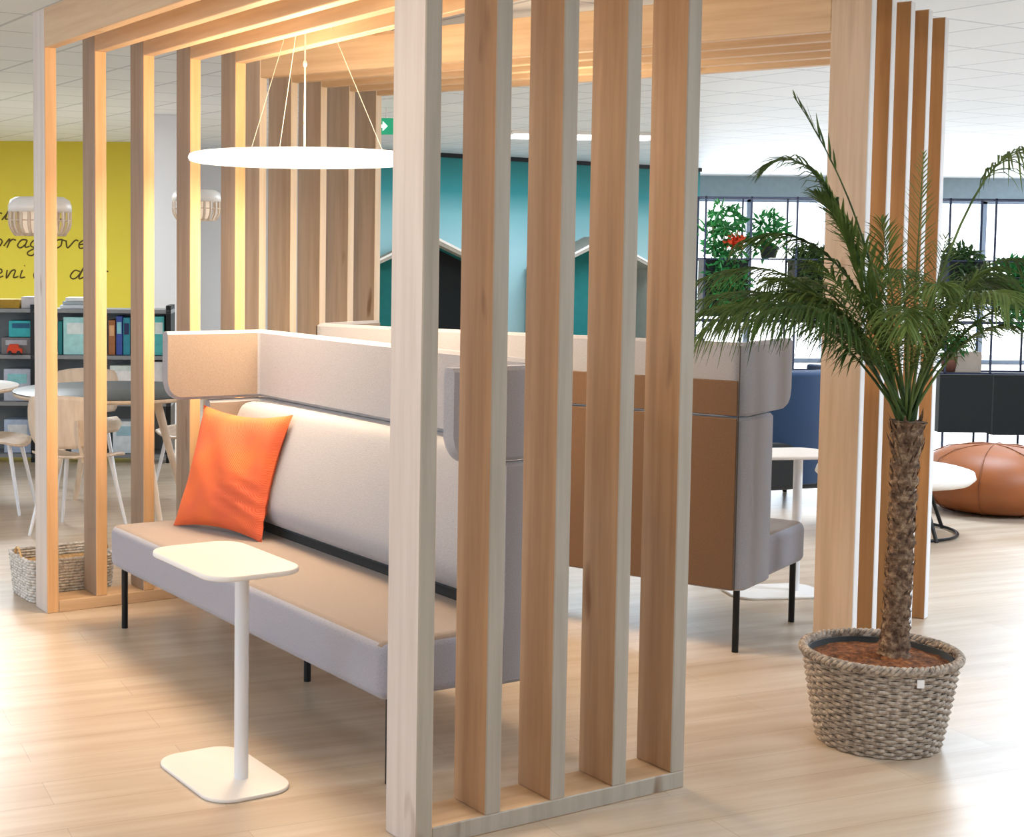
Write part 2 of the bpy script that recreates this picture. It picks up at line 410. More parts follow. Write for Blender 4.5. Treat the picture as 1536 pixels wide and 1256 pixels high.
# orange cushion
def pillow():
    m = MB(); N = 26; s = .265
    def P(i, j, sd):
        a, b = -1+2*i/N, -1+2*j/N
        e = (1-a**2)*(1-b**2)
        pin = 1-.10*(1-abs(b)**2)*abs(a)**3*0
        x = a*s*(1-.13*(1-b*b)); y = b*s*(1-.12*(1-a*a))
        z = sd*(.072*e**.42) + .007*sin(7*a+5*b)*e + .006*sin(11*b*a+2)*e + .010*math.exp(-((a-.6)**2+(b+.55)**2)*6)*sin(26*b+7*a)
        return (x, y, z)
    for sd in (1, -1):
        vs = [P(i, j, sd) for i in range(N+1) for j in range(N+1)]
        m.add(vs, [(i*(N+1)+j, (i+1)*(N+1)+j, (i+1)*(N+1)+j+1, i*(N+1)+j+1) for i in range(N) for j in range(N)], True)
    return m
pw = pillow().build('throw_cushion', M['orange'])
tag(pw, 'bright orange square cushion leaning on the grey sofa back', 'cushion')
e1 = Vector((.38, -.34, 0)).normalized(); up = (Vector((.18, .06, .47))).normalized(); up = (up-e1*up.dot(e1)).normalized()
rot = R(0); x_ = e1*cos(rot)+up*sin(rot); y_ = up*cos(rot)-e1*sin(rot); z_ = x_.cross(y_)
pm = Matrix((x_, y_, z_)).transposed().to_4x4(); pm.translation = Vector((-.475, 6.055, .688)); pw.matrix_world = pm

# ------------------------------------------------------------------ white laptop tables
def laptop_table(label, l, rz, off):
    root = thing('side_table', label, 'table', l, rz, 'white pedestal laptop tables')
    m = MB(); m.prism(rrect(.225, .14, .085), 0, .012); m.build('base_plate', M['white'], root, bev=.004, seg=2)
    m = MB(); m.prism(rrect(.25, .155, .085), .655, .672); m.build('tabletop', M['white'], root, bev=.006, seg=3)
    m = MB(); m.tube([(off[0], off[1], .012), (off[0], off[1], .655)], .0215, 24); m.build('column', M['whitemetal'], root)
    return root
laptop_table('white pedestal laptop table with rounded top before the grey sofa', loc(G1, .765, -.20), PI/2+a1, (-.07, -.025))
laptop_table('white pedestal laptop table mostly hidden behind the far sofa', (2.02, 6.93, 0), R(8), (.11, 0))

# ------------------------------------------------------------------ disc pendant in the near pergola
lc = loc(G1, 2.13, .82)
lamp = thing('pendant_lamp', 'glowing white flat disc pendant hanging above the grey sofa', 'lamp', (lc[0], lc[1], 0))
m = MB(); m.lathe([(.0, 1.958), (.455, 1.958), (.470, 1.963), (.475, 1.975), (.470, 1.987), (.455, 1.992), (.0, 1.992)], 64); m.build('disc_diffuser', M['glow'], lamp)
m = MB(); m.tube([(0, 0, 1.992), (0, 0, CZ-.02)], .0035, 8); m.build('cord', M['cord'], lamp)
m = MB()
for k in range(3):
    a = R(-8+120*k); m.tube([(.33*cos(a), .33*sin(a), 1.99), (.01*cos(a), .01*sin(a), CZ-.02)], .0012, 5)
m.build('suspension_wires', M['cord'], lamp)
m = MB(); m.lathe([(.05, CZ-.025), (.05, CZ)], 24); m.build('ceiling_rose', M['white'], lamp)
m = MB(); m.lathe([(.0, 2.345), (.007, 2.35), (.009, 2.36), (.007, 2.37), (0, 2.375)], 12); m.build('cord_grip', M['white'], lamp)

# ------------------------------------------------------------------ palm in wicker basket
BX, BY = 1.76, 4.80
def woven(n_st, rows, h, r0, r1, rod, amp, prof=None):
    m = MB(); N = n_st*4
    for k in range(rows):
        z = rod+(h-2*rod)*k/(rows-1); t = z/h
        rr = r0+(r1-r0)*(t**.85 if prof is None else prof(t))
        pts = [((rr+amp*cos(n_st/2*2*PI*i/N+PI*k))*cos(2*PI*i/N), (rr+amp*cos(n_st/2*2*PI*i/N+PI*k))*sin(2*PI*i/N), z) for i in range(N)]
        m.tube(pts, rod, 5, True)
    return m
bk = thing('wicker_basket', 'round grey-brown wicker basket holding the palm', 'basket', (BX, BY, 0))
woven(40, 27, .30, .186, .240, .0068, .0052).build('woven_body', M['wicker'], bk)
m = MB()
for i in range(40):
    a = 2*PI*(i+.5)/40; pts = [((.186+.054*t**.85)*cos(a), (.186+.054*t**.85)*sin(a), .01+.29*t) for t in (0, .25, .5, .75, 1)]
    m.tube(pts, .0052, 5)
m.build('stakes', M['wicker'], bk)
m = MB(); NB = 220
for ph in (0, 2.1, 4.2):
    m.tube([((.244+.009*cos(i*2*PI*26/NB+ph))*cos(2*PI*i/NB), (.244+.009*cos(i*2*PI*26/NB+ph))*sin(2*PI*i/NB), .300+.009*sin(i*2*PI*26/NB+ph)) for i in range(NB)], .0072, 6, True)
m.build('braided_rim', M['wicker'], bk)
m = MB(); m.lathe([(0, .008), (.180, .008), (.180, .02), (.230, .290), (.224, .290), (.172, .03), (0, .03)], 48); m.build('liner', M['blacksoft'], bk)
m = MB(); m.box(-.011, .011, -.003, .003, -.013, .013); lab = m.build('tag', M['white'], bk, (.04, -.243, .262)); lab['label'] = 'small white tag on the basket'
# soil
m = MB(); vs = []; fs = []; NR, NA = 10, 48
for i in range(NR+1):
    for k in range(NA):
        r = .226*i/NR; a = 2*PI*k/NA; vs.append((r*cos(a), r*sin(a), .272+.014*(1-(i/NR)**2)+random.uniform(-.004, .004)))
for i in range(NR):
    for k in range(NA): fs.append((i*NA+k, i*NA+(k+1) % NA, (i+1)*NA+(k+1) % NA, (i+1)*NA+k))
m.add(vs, fs, True); m.build('soil', M['soil'], bk)['label'] = 'reddish brown coir soil'

palm = thing('potted_palm', 'slender palm tree with shaggy trunk growing from the wicker basket', 'palm', (1.822, 4.82, .26))
PX = Vector((1.822, 4.82, .26))
# trunk
m = MB(); N = 60; path = []; rad = []
for i in range(N+1):
    t = i/N; z = .80*t
    path.append((.004*sin(5*t)-.012*(1-t)+.012*t, .006*sin(4*t), z)); rad.append(.044-.006*t + .004*sin(i*1.7)+random.uniform(-.003, .003)+(.012*(1-t*9) if t < .11 else 0) + (.014*(t-.82)/.18 if t > .82 else 0))
m.tube(path, rad, 18)
vs = []
m.v = [(x+random.uniform(-.003, .003), y+random.uniform(-.003, .003), z+random.uniform(-.002, .002)) for x, y, z in m.v]
m.build('trunk', M['bark'], palm)
m = MB()
for i in range(230):
    t = (i+.5)/230; a = i*2.399; z = .80*t; c = Vector(path[int(t*N)]); r = .040+(.010 if t > .85 else 0)
    d = Vector((cos(a), sin(a), 0)); w = Vector((-sin(a), cos(a), 0))
    ln = random.uniform(.022, .045)*(1.5 if t > .85 else 1); b0 = c+d*(r-.006); wd = random.uniform(.008, .014)
    tip = b0+d*random.uniform(.012, .020)+Vector((0, 0, ln)); thk = d*.006
    p = [b0-w*wd, b0+w*wd, b0+w*wd*.5+thk*2+Vector((0, 0, ln*.5)), b0-w*wd*.5+thk*2+Vector((0, 0, ln*.5)), tip]
    m.add(p, [(0, 1, 2, 3), (3, 2, 4), (1, 0, 4)])
m.build('leaf_scars', M['bark'], palm)
def frond(mb, p0, p1, p2, L, n=34, start=.22, droop=.5, wid=.0042, up0=Vector((0, 0, 1)), ang=50):
    B = lambda t: p0*(1-t)**2+p1*2*t*(1-t)+p2*t*t
    D = lambda t: ((p1-p0)*(1-t)*2+(p2-p1)*2*t).normalized()
    mb.tube([B(i/14) for i in range(15)], [.0055*(1-.8*i/14) for i in range(15)], 6)
    for i in range(n):
        t = start+(1-start)*(i+.5)/n; c = B(t); d = D(t)
        side = d.cross(up0)
        if side.length < .2: side = d.cross(Vector((0, 1, 0)))
        side.normalize(); nr = side.cross(d).normalized()
        env = (sin(PI*min(1, .18+.80*(t-start)/(1-start)))**.6)
        for sg in (1, -1):
            aa = R(ang-22*(t-start)/(1-start)+random.uniform(-7, 7))
            dirv = (d*cos(aa)+side*sg*sin(aa)+nr*random.uniform(-.02, .28)).normalized()
            ll = L*env*random.uniform(.85, 1.08); w = wid
            pts = []
            for k in range(5):
                s = k/4; pts.append(c+dirv*ll*s+Vector((0, 0, -droop*ll*s*s*random.uniform(.8, 1.1))))
            wv = dirv.cross(Vector((0, 0, 1)))
            wv = wv.normalized() if wv.length > .1 else side
            ws = [.5, 1, .9, .6, .08]; vs = []
            for q, k in zip(pts, ws): vs += [q-wv*w*k, q-Vector((0, 0, w*k*.7)), q+wv*w*k]
            fs = []
            for k in range(4):
                o = k*3; fs += [(o, o+1, o+4, o+3), (o+1, o+2, o+5, o+4)]
            mb.add(vs, fs, True)
P0 = Vector((1.83, 4.83, 1.04))
FR = [  # ctrl, tip, leaflet length, n, start, droop, dark
 ((1.74, 4.85, 1.70), (1.43, 4.83, 2.11), .10, 8, .72, .0, 1),
 ((1.56, 4.82, 1.74), (1.13, 4.78, 1.34), .22, 44, .25, .9, 1),
 ((1.50, 4.70, 1.62), (1.16, 4.60, 1.38), .20, 42, .25, .9, 1),
 ((1.60, 5.05, 1.72), (1.22, 5.25, 1.50), .20, 40, .25, .8, 1),
 ((1.60, 4.90, 2.08), (1.35, 4.88, 1.88), .17, 34, .30, .6, 1),
 ((1.68, 4.86, 1.55), (1.55, 4.92, 1.86), .17, 44, .22, .2, 0),
 ((1.66, 4.75, 1.48), (1.45, 4.66, 1.58), .19, 40, .22, .5, 0),
 ((1.80, 4.90, 1.50), (1.78, 4.98, 1.72), .17, 40, .22, .3, 0),
 ((1.86, 4.86, 1.55), (1.89, 4.92, 1.94), .10, 34, .30, .1, 0),
 ((1.98, 4.80, 1.68), (2.24, 4.75, 1.40), .20, 42, .25, .8, 1),
 ((2.00, 4.90, 1.80), (2.40, 4.95, 1.52), .22, 42, .25, .8, 1),
 ((1.98, 4.78, 1.40), (2.12, 4.72, 1.38), .14, 30, .35, .6, 0),
 ((1.92, 4.62, 1.62), (1.98, 4.38, 1.46), .20, 40, .22, .7, 0),
 ((1.74, 4.60, 1.60), (1.66, 4.40, 1.38), .19, 40, .22, .7, 0),
 ((1.92, 5.10, 1.68), (1.98, 5.40, 1.52), .20, 36, .25, .7, 1),
 ((1.68, 5.10, 1.66), (1.50, 5.42, 1.48), .20, 36, .25, .7, 1),
 ((2.10, 5.02, 1.72), (2.34, 5.25, 1.48), .20, 36, .25, .7, 1),
 ((2.06, 4.86, 2.24), (2.36, 4.90, 1.86), .24, 34, .50, .9, 0),
 ((1.90, 4.84, 1.40), (1.95, 4.86, 1.66), .15, 36, .25, .3, 0),
 ((1.74, 4.80, 1.38), (1.64, 4.80, 1.48), .15, 34, .25, .4, 0),
 ((1.62, 4.86, 1.80), (1.30, 4.95, 1.64), .20, 40, .25, .8, 1),
 ((1.50, 4.90, 1.62), (1.08, 4.95, 1.36), .22, 48, .22, .9, 1),
 ((1.55, 4.62, 1.58), (1.22, 4.50, 1.40), .20, 46, .25, .9, 1),
 ((1.58, 4.98, 1.60), (1.20, 5.10, 1.44), .21, 46, .22, .8, 1),
 ((1.64, 4.82, 1.56), (1.34, 4.78, 1.46), .19, 44, .22, .7, 0),
 ((1.62, 4.95, 1.50), (1.42, 5.02, 1.52), .20, 44, .22, .5, 0),
 ((1.70, 4.90, 1.66), (1.52, 4.86, 1.80), .19, 50, .25, .3, 0),
 ((2.04, 4.70, 1.62), (2.30, 4.60, 1.42), .21, 44, .22, .8, 1),
 ((1.98, 4.95, 1.62), (2.20, 5.00, 1.50), .20, 44, .22, .7, 1),
 ((1.94, 4.80, 1.52), (2.08, 4.80, 1.56), .18, 40, .22, .5, 0),
 ((1.84, 4.70, 1.60), (1.80, 4.50, 1.50), .18, 42, .22, .7, 0),
 ((1.80, 4.95, 1.62), (1.68, 5.10, 1.72), .18, 42, .22, .4, 0),
]
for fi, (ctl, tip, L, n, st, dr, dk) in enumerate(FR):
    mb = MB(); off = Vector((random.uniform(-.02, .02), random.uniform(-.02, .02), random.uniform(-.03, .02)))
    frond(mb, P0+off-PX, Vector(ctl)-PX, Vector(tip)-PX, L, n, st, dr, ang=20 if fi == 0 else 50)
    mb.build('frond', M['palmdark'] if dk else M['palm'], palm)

# ------------------------------------------------------------------ seagrass basket at the left
lb = thing('storage_basket', 'low seagrass basket on the floor behind the near left posts', 'basket', (-1.322, 6.80, 0), R(30.6))
def rectweave(hx, hy, h, rows, rod, flare):
    m = MB()
    for k in range(rows):
        t = k/(rows-1); z = rod+(h-2*rod)*t; g = flare*t; pl_ = rrect(hx+g, hy+g, .05, 6)
        n = len(pl_); pts = []
        for i in range(n):
            x, y = pl_[i]; x2, y2 = pl_[(i+1) % n]
            seg = max(1, int(math.hypot(x2-x, y2-y)/.018))
            for j in range(seg):
                s = j/seg; q = len(pts); a = .0035*(1 if (q+k) % 2 else -1)
                px, py = x+(x2-x)*s, y+(y2-y)*s; rr = math.hypot(px, py); pts.append((px+px/rr*a, py+py/rr*a, z))
        m.tube(pts, rod, 5, True)
    return m
rectweave(.19, .15, .20, 15, .0075, .015).build('woven_body', M['wickwhite'], lb)
m = MB(); m.prism(rrect(.188, .148, .05), .004, .012); m.build('bottom', M['seagrass'], lb)
m = MB(); m.prism(rrect(.18, .14, .05), .012, .15); m.build('filling', M['seagrass'], lb)
for sx in (-1, 1):
    m = MB(); m.tube([(sx*(.205+.006*sin(PI*i/10)), -.05+.10*i/10, .19+.045*sin(PI*i/10)) for i in range(11)], .006, 6); m.build('handle', M['seagrass'], lb)

# ------------------------------------------------------------------ dining corner at the left
def round_table(label, l, rr, top, edge, h=.74):
    root = thing('round_table', label, 'table', l)
    m = MB(); m.lathe([(0, h-.006), (rr-.004, h-.006), (rr, h-.003), (rr-.004, h), (0, h)], 56); m.build('tabletop', top, root)
    m = MB(); m.lathe([(0, h-.032), (rr-.02, h-.032), (rr-.006, h-.02), (rr-.006, h-.0065), (0, h-.0065)], 56); m.build('table_edge', edge, root)
    for k in range(4):
        a = R(40+90*k); m = MB(); m.tube([(rr*.45*cos(a), rr*.45*sin(a), h-.032), (rr*.80*cos(a), rr*.80*sin(a), 0)], [.03, .017], 14); m.build('leg', edge, root)
    return root
round_table('round dining table with dark top and pale wooden splayed legs', (-1.42, 9.02, 0), .62, plain('dark_laminate', '#3b4144', .45), M['lightwood'])
round_table('round white table at the far left edge beside the shell chairs', (-2.68, 9.65, 0), .52, M['white'], M['lightwood'], .70)
def chair(label, l, rz):
    root = thing('shell_chair', label, 'chair', l, rz, 'wooden shell chairs at the dining tables')
    m = MB(); vs = []; NX, NY = 12, 12
    for sd in (0, 1):
        for i in range(NX+1):
            for j in range(NY+1):
                a, b = -1+2*i/NX, -1+2*j/NY
                w = .225*(1-.10*max(0, b)**2-.12*max(0, -b)**3); y = .21*b*(1-.12*a*a)
                vs.append((a*w, y, .435+.020*a*a+(-.025*max(0, b)**2)+.02*max(0, -b)**3-sd*.012))
    K = (NX+1)*(NY+1); fs = []
    for sd in (0, 1):
        for i in range(NX):
            for j in range(NY):
                q = sd*K+i*(NY+1)+j; fs.append((q, q+NY+1, q+NY+2, q+1))
    bd = [(0, j) for j in range(NY)]+[(i, NY) for i in range(NX)]+[(NX, j) for j in range(NY, 0, -1)]+[(i, 0) for i in range(NX, 0, -1)]
    for q in range(len(bd)):
        A = bd[q][0]*(NY+1)+bd[q][1]; B2 = bd[(q+1) % len(bd)]; B_ = B2[0]*(NY+1)+B2[1]; fs.append((A, B_, B_+K, A+K))
    m.add(vs, fs, True); m.build('seat', M['lightwood'], root)
    m = MB(); vs = []
    for sd in (0, 1):
        for i in range(NX+1):
            for j in range(NY+1):
                a, b = -1+2*i/NX, -1+2*j/NY
                w = .215*(1-.08*b*b-.06*abs(b)**6); z = .645+.15*b*(1-.10*a*a)
                vs.append((a*w, -.215-.05*(b*.5+.5)+.055*a*a-sd*.012, z))
    m.add(vs, fs, True); m.build('backrest', M['lightwood'], root)
    for sx in (-1, 1):
        m = MB(); m.tube([(sx*.13, .13, .425), (sx*.20, .21, 0)], [.014, .009], 10); m.build('leg', M['whitemetal'], root)
        m = MB(); m.tube([(sx*.13, -.12, .425), (sx*.20, -.22, 0)], [.014, .009], 10); m.build('leg', M['whitemetal'], root)
        m = MB(); m.tube([(sx*.10, -.17, .42), (sx*.11, -.235, .52), (sx*.11, -.262, .66)], .009, 8); m.build('back_support', M['lightwood'], root)
    return root
ch = chair('pale wooden shell chair with its back to the sofa, nearest the dark table', (-1.52, 8.33, 0), R(-14))
dup(ch, (-2.16, 8.98, 0), R(-92), 'pale wooden shell chair seen side-on between the two round tables')
dup(ch, (-.98, 9.50, 0), R(125), 'pale wooden shell chair tucked behind the right side of the dark table')
dup(ch, (-1.72, 9.72, 0), R(190), 'pale wooden shell chair behind the dark table, facing the pergola')

# hanging slatted pendants
def slat_pendant(label, l, r=.185, h=.23):
    root = thing('slatted_pendant', label, 'lamp', l, 0, 'slatted bamboo pendants over the dining tables')
    prof = lambda t: r*(.80+.20*sin(min(1, t*3)*PI/2)) if t < .33 else (r if t < .6 else r*(1-.10*(t-.6)/.4-.22*max(0, (t-.85)/.15)**2))
    for k in range(22):
        a = 2*PI*k/22; m = MB(); w = .010; ca, sa = cos(a), sin(a)
        pts = [(prof(t)*ca, prof(t)*sa, -h/2+h*t) for t in [i/10 for i in range(8)]]
        vs = []
        for (x, y, z) in pts: vs += [(x-w*sa, y+w*ca, z), (x+w*sa, y-w*ca, z)]
        m.add(vs, [(2*i, 2*i+1, 2*i+3, 2*i+2) for i in range(7)], True); o = m.build('slat', M['lightwood'], root)
        sm = o.modifiers.new('t', 'SOLIDIFY'); sm.thickness = .004
    m = MB(); m.lathe([(r*1.005, h*.12), (r*1.0, h*.28), (r*.93, h*.42), (r*.75, h*.5), (0, h*.5)], 40); m.build('cap', M['white'], root)
    m = MB(); m.lathe([(0, -h*.42), (r*.55, -h*.42), (r*.55, h*.3), (0, h*.3)], 30); m.build('inner_shade', emis('inner_shade', '#f3dfc8', .35), root)
    for z in (-h*.48, -h*.1):
        q = prof(z/h+.5); m = MB(); m.tube([((q-.004)*cos(2*PI*i/40), (q-.004)*sin(2*PI*i/40), z) for i in range(40)], .004, 6, True); m.build('hoop', M['lightwood'], root)
    m = MB(); m.tube([(0, 0, h*.5), (0, 0, CZ-l[2])], .002, 6); m.build('cord', M['cord'], root)
    return root
slat_pendant('slatted bamboo pendant in front of the yellow wall writing', (-1.83, 8.80, 1.785))
slat_pendant('slatted bamboo pendant beside the white pillar, half behind a post', (-1.15, 11.2, 1.93))

# ------------------------------------------------------------------ bookcase with books
bc = thing('bookcase', 'long low black bookcase with three shelves below the yellow wall', 'bookcase', (-4.06, 10.95, 0), R(1.5))
BW, BD, BHt = 2.74, .32, 1.16
for x in (.02, .71, 1.715, 2.72):
    m = box(x-.018, x+.018, 0, BD, 0, BHt+.02); m.build('upright', M['black'], bc)
for z in (.05, .44, .79, 1.135): box(0, BW, .0, BD, z-.014, z+.014).build('shelf', plain('shelf_grey', '#8c9094', .5), bc)
box(0, BW, BD-.012, BD, .05, 1.135).build('back_board', plain('shelf_back', '#7d8488', .6), bc)
def onshelf(x, z, w, h, d=.2, y=.03, name='book', colr='#cfe6ea', lab='', cat='book', grp=None, lean=0, spine=None):
    a = R(1.5); px = -4.06+cos(a)*x-sin(a)*y; py = 10.95+sin(a)*x+cos(a)*y
    m = MB(); m.box(-w/2, w/2, 0, d, 0, h); o = m.build(name, colm(colr), None, (px, py, z), a, .002, 1)
    o.rotation_euler = (0, lean, a); tag(o, lab, cat, grp)
    if spine: s = MB(); s.box(-w*.36, w*.36, -.002, .001, h*.55, h*.85); s.build('cover_panel', colm(spine), o)
    return o
Z3, Z2, Z1 = .807, .457, .067
grp = 'books and boxes in the black bookcase'
sp = [ # x, z, w, h, colour, spine colour, name, label
 (1.62, Z3+.13, .18, .12, '#35b5be', '#1d5f86', 'storage_box', 'turquoise box on the top shelf, above the red toy'),
 (1.585, Z3, .22, .125, '#7e7c80', '#b9bcc4', 'storage_box', 'grey box under the turquoise box on the top shelf'),
 (2.03, Z3, .19, .28, '#aee6e8', '#e6f6f8', 'book', 'tall pale aqua picture book standing face-out on the top shelf'),
 (1.91, Z3, .03, .25, '#1b7f85', None, 'book', 'thin teal book leaning on the pale aqua picture book'),
 (2.295, Z3, .05, .26, '#a56a3e', '#e0b080', 'book', 'brown and orange book on the top shelf'),
 (2.35, Z3, .045, .29, '#3b55a8', '#8fd0dc', 'book', 'blue book with light band on the top shelf'),
 (2.405, Z3, .05, .28, '#2b8fa6', '#202a5c', 'book', 'teal and navy book on the top shelf'),
 (2.46, Z3, .04, .25, '#9aa0b8', '#3a3f66', 'book', 'lilac grey book on the top shelf'),
 (2.645, Z3, .08, .29, '#56c4c6', '#e6fafa', 'book', 'aqua and white book at the end of the top shelf'),
 (1.59, Z2, .20, .24, '#bcc6da', '#8fd3dc', 'magazine_box', 'pale box of papers on the middle shelf at the left edge'),
 (2.00, Z2, .19, .22, '#cfd6e2', '#9fa4c4', 'magazine_box', 'pale rounded magazine holder on the middle shelf'),
 (2.38, Z2, .20, .27, '#d8e8e4', '#f4f6f6', 'magazine_box', 'pale mint magazine box on the middle shelf'),
 (2.63, Z2, .09, .30, '#eef0f3', None, 'magazine_box', 'white file box at the end of the middle shelf'),
 (1.59, Z1, .20, .25, '#b9cdea', '#e6ecf4', 'magazine_box', 'light blue box on the bottom shelf at the left edge'),
 (2.10, Z1, .22, .24, '#d9e2ec', '#b6c2d8', 'magazine_box', 'pale grey file box on the bottom shelf'),
 (2.40, Z1, .20, .24, '#dfe9f0', '#9fc6d6', 'magazine_box', 'pale file box at the end of the bottom shelf'),
]
for x, z, w, h, c1, c2, nm, lb_ in sp:
    onshelf(x, z, w, h, .2, .04, nm, c1, lb_, 'book' if nm == 'book' else 'box', grp, 0, c2)
onshelf(1.50, 1.151, .22, .065, .22, .04, 'storage_box', '#b08a1c', 'mustard yellow box lying on top of the bookcase', 'box')
onshelf(1.69, 1.151, .13, .085, .22, .04, 'storage_box', '#c9c7cb', 'light grey box lying on top of the bookcase', 'box')
for k in range(3):
    onshelf(2.03+.01*k, 1.151+.028*k, .24-.02*k, .026, .2, .04, 'paper_stack', ['#dfe7ee', '#a9b9c2', '#e9f0f4'][k], ['lowest white folder stacked on top of the bookcase', 'grey-blue folder in the middle of the stack on the bookcase', 'white folder topmost of the stack on the bookcase'][k], 'folder', 'folders stacked on the bookcase')
# red toy vehicle
a = R(1.5)
ty = thing('toy_car', 'small red toy car on the top shelf of the bookcase', 'toy', (-4.06+1.585, 10.95+.04, Z3), a)
# stands in front of the grey box, on the shelf edge
m = MB(); m.prism([(-.055, .015), (.055, .015), (.055, .045), (.035, .05), (.022, .08), (-.035, .08), (-.05, .05)], 0, .04, Matrix.Rotation(PI/2, 4, 'X')); m.build('body', M['red'], ty)
for sx in (-.032, .032): m = MB(); m.tube([(sx, -.044, .016), (sx, .002, .016)], .016, 14); m.build('wheel', M['black'], ty)

# ------------------------------------------------------------------ handwriting painted on the yellow wall
GL = {
 'o': [[(.5, .5), (.2, .45), (.05, .2), (.25, 0), (.5, .15), (.5, .45), (.75, .4)]],
 'p': [[(.1, .45), (.15, .1), (0, -.45)], [(.12, .3), (.35, .5), (.55, .35), (.45, .05), (.15, .05)]],
 'r': [[(0, .1), (.2, .5), (.25, .3), (.2, 0)], [(.22, .3), (.4, .48), (.6, .42)]],
 'a': [[(.5, .45), (.2, .45), (.05, .15), (.25, 0), (.48, .2), (.52, .45), (.5, .05), (.75, .1)]],
 'c': [[(.5, .4), (.3, .5), (.08, .25), (.2, 0), (.6, .1)]],
 'h': [[(.0, 0), (.3, .8), (.3, 1.0), (.15, .9), (.1, 0), (.3, .4), (.5, .4), (.5, .05), (.7, .08)]],
 't': [[(.3, .9), (.15, .1), (.4, .02)], [(.0, .55), (.5, .6)]],
 'e': [[(.05, .2), (.45, .3), (.35, .5), (.08, .3), (.2, 0), (.6, .12)]],
 'n': [[(.0, .45), (.08, 0), (.25, .4), (.45, .42), (.45, .05), (.7, .1)]],
 'u': [[(.05, .45), (.08, .1), (.3, .02), (.5, .45), (.5, .05), (.7, .1)]],
 'v': [[(.0, .45), (.2, .02), (.5, .45), (.7, .42)]],
 'i': [[(.1, .45), (.1, .05), (.35, .08)], [(.15, .68), (.17, .70)]],
 'g': [[(.5, .45), (.2, .45), (.05, .2), (.25, .05), (.5, .2), (.5, .45), (.4, -.35), (.1, -.4), (.05, -.2), (.7, .15)]],
 'd': [[(.5, .4), (.2, .45), (.05, .15), (.25, 0), (.5, .2), (.75, .95), (.55, .2), (.6, 0), (.85, .15)]],
 'l': [[(.0, .0), (.4, .75), (.5, 1.0), (.3, .8), (.2, .1), (.5, .1)]],
}
def smooth_line(p, k=5):
    out = []
    for i in range(len(p)-1):
        a = p[max(0, i-1)]; b = p[i]; c = p[i+1]; d = p[min(len(p)-1, i+2)]
        for j in range(k):
            t = j/k; out.append(tuple(.5*((2*b[q])+(-a[q]+c[q])*t+(2*a[q]-5*b[q]+4*c[q]-d[q])*t*t+(-a[q]+3*b[q]-3*c[q]+d[q])*t**3) for q in (0, 1)))
    out.append(p[-1]); return out
def write(text, x, z, s, cw=.72):
    m = MB(); cx_ = x
    for chh in text:
        if chh in GL:
            for st in GL[chh]:
                pts = smooth_line(st)
                m.tube([(cx_+(px+.28*pz)*s, 16.095, z+pz*s) for px, pz in pts], .0075, 4)
        cx_ += cw*s if chh != ' ' else cw*s*.8
    return m
wr = thing('wall_lettering', 'dark cursive handwriting painted in three rows on the yellow wall', 'lettering', (0, 0, 0))
write('vol  tu  n', -4.05, 1.90, .17, .85).build('text_line', M['ink'], wr)
write('oprag over', -4.02, 1.60, .19).build('text_line', M['ink'], wr)
write('geniet d o', -4.02, 1.27, .20).build('text_line', M['ink'], wr)

# ------------------------------------------------------------------ exit sign, ceiling light
ex = thing('exit_sign', 'small green emergency exit sign hanging from the ceiling', 'sign', (.29, 12.0, 2.60))
box(-.085, .085, -.015, .015, -.065, .065).build('sign_box', M['exit'], ex)
m = MB(); m.prism([(-.06, -.012), (-.02, -.012), (-.02, -.04), (.02, 0), (-.02, .04), (-.02, .012), (-.06, .012)], 0, .004, Matrix.Translation((-.01, -.016, 0)) @ Matrix.Rotation(PI/2, 4, 'X')); m.build('arrow', M['exitw'], ex)
m = MB(); m.tube([(0, 0, .065), (0, 0, .15)], .006, 8); m.build('rod', M['white'], ex)
cl = thing('ceiling_light', 'bright white linear ceiling light in front of the teal wall', 'light', (2.25, 14.5, CZ), R(5))
box(-.75, .75, -.32, .32, -.03, -.001).build('frame', M['white'], cl); box(-.72, .72, -.29, .29, -.036, -.03).build('diffuser', M['panel'], cl)

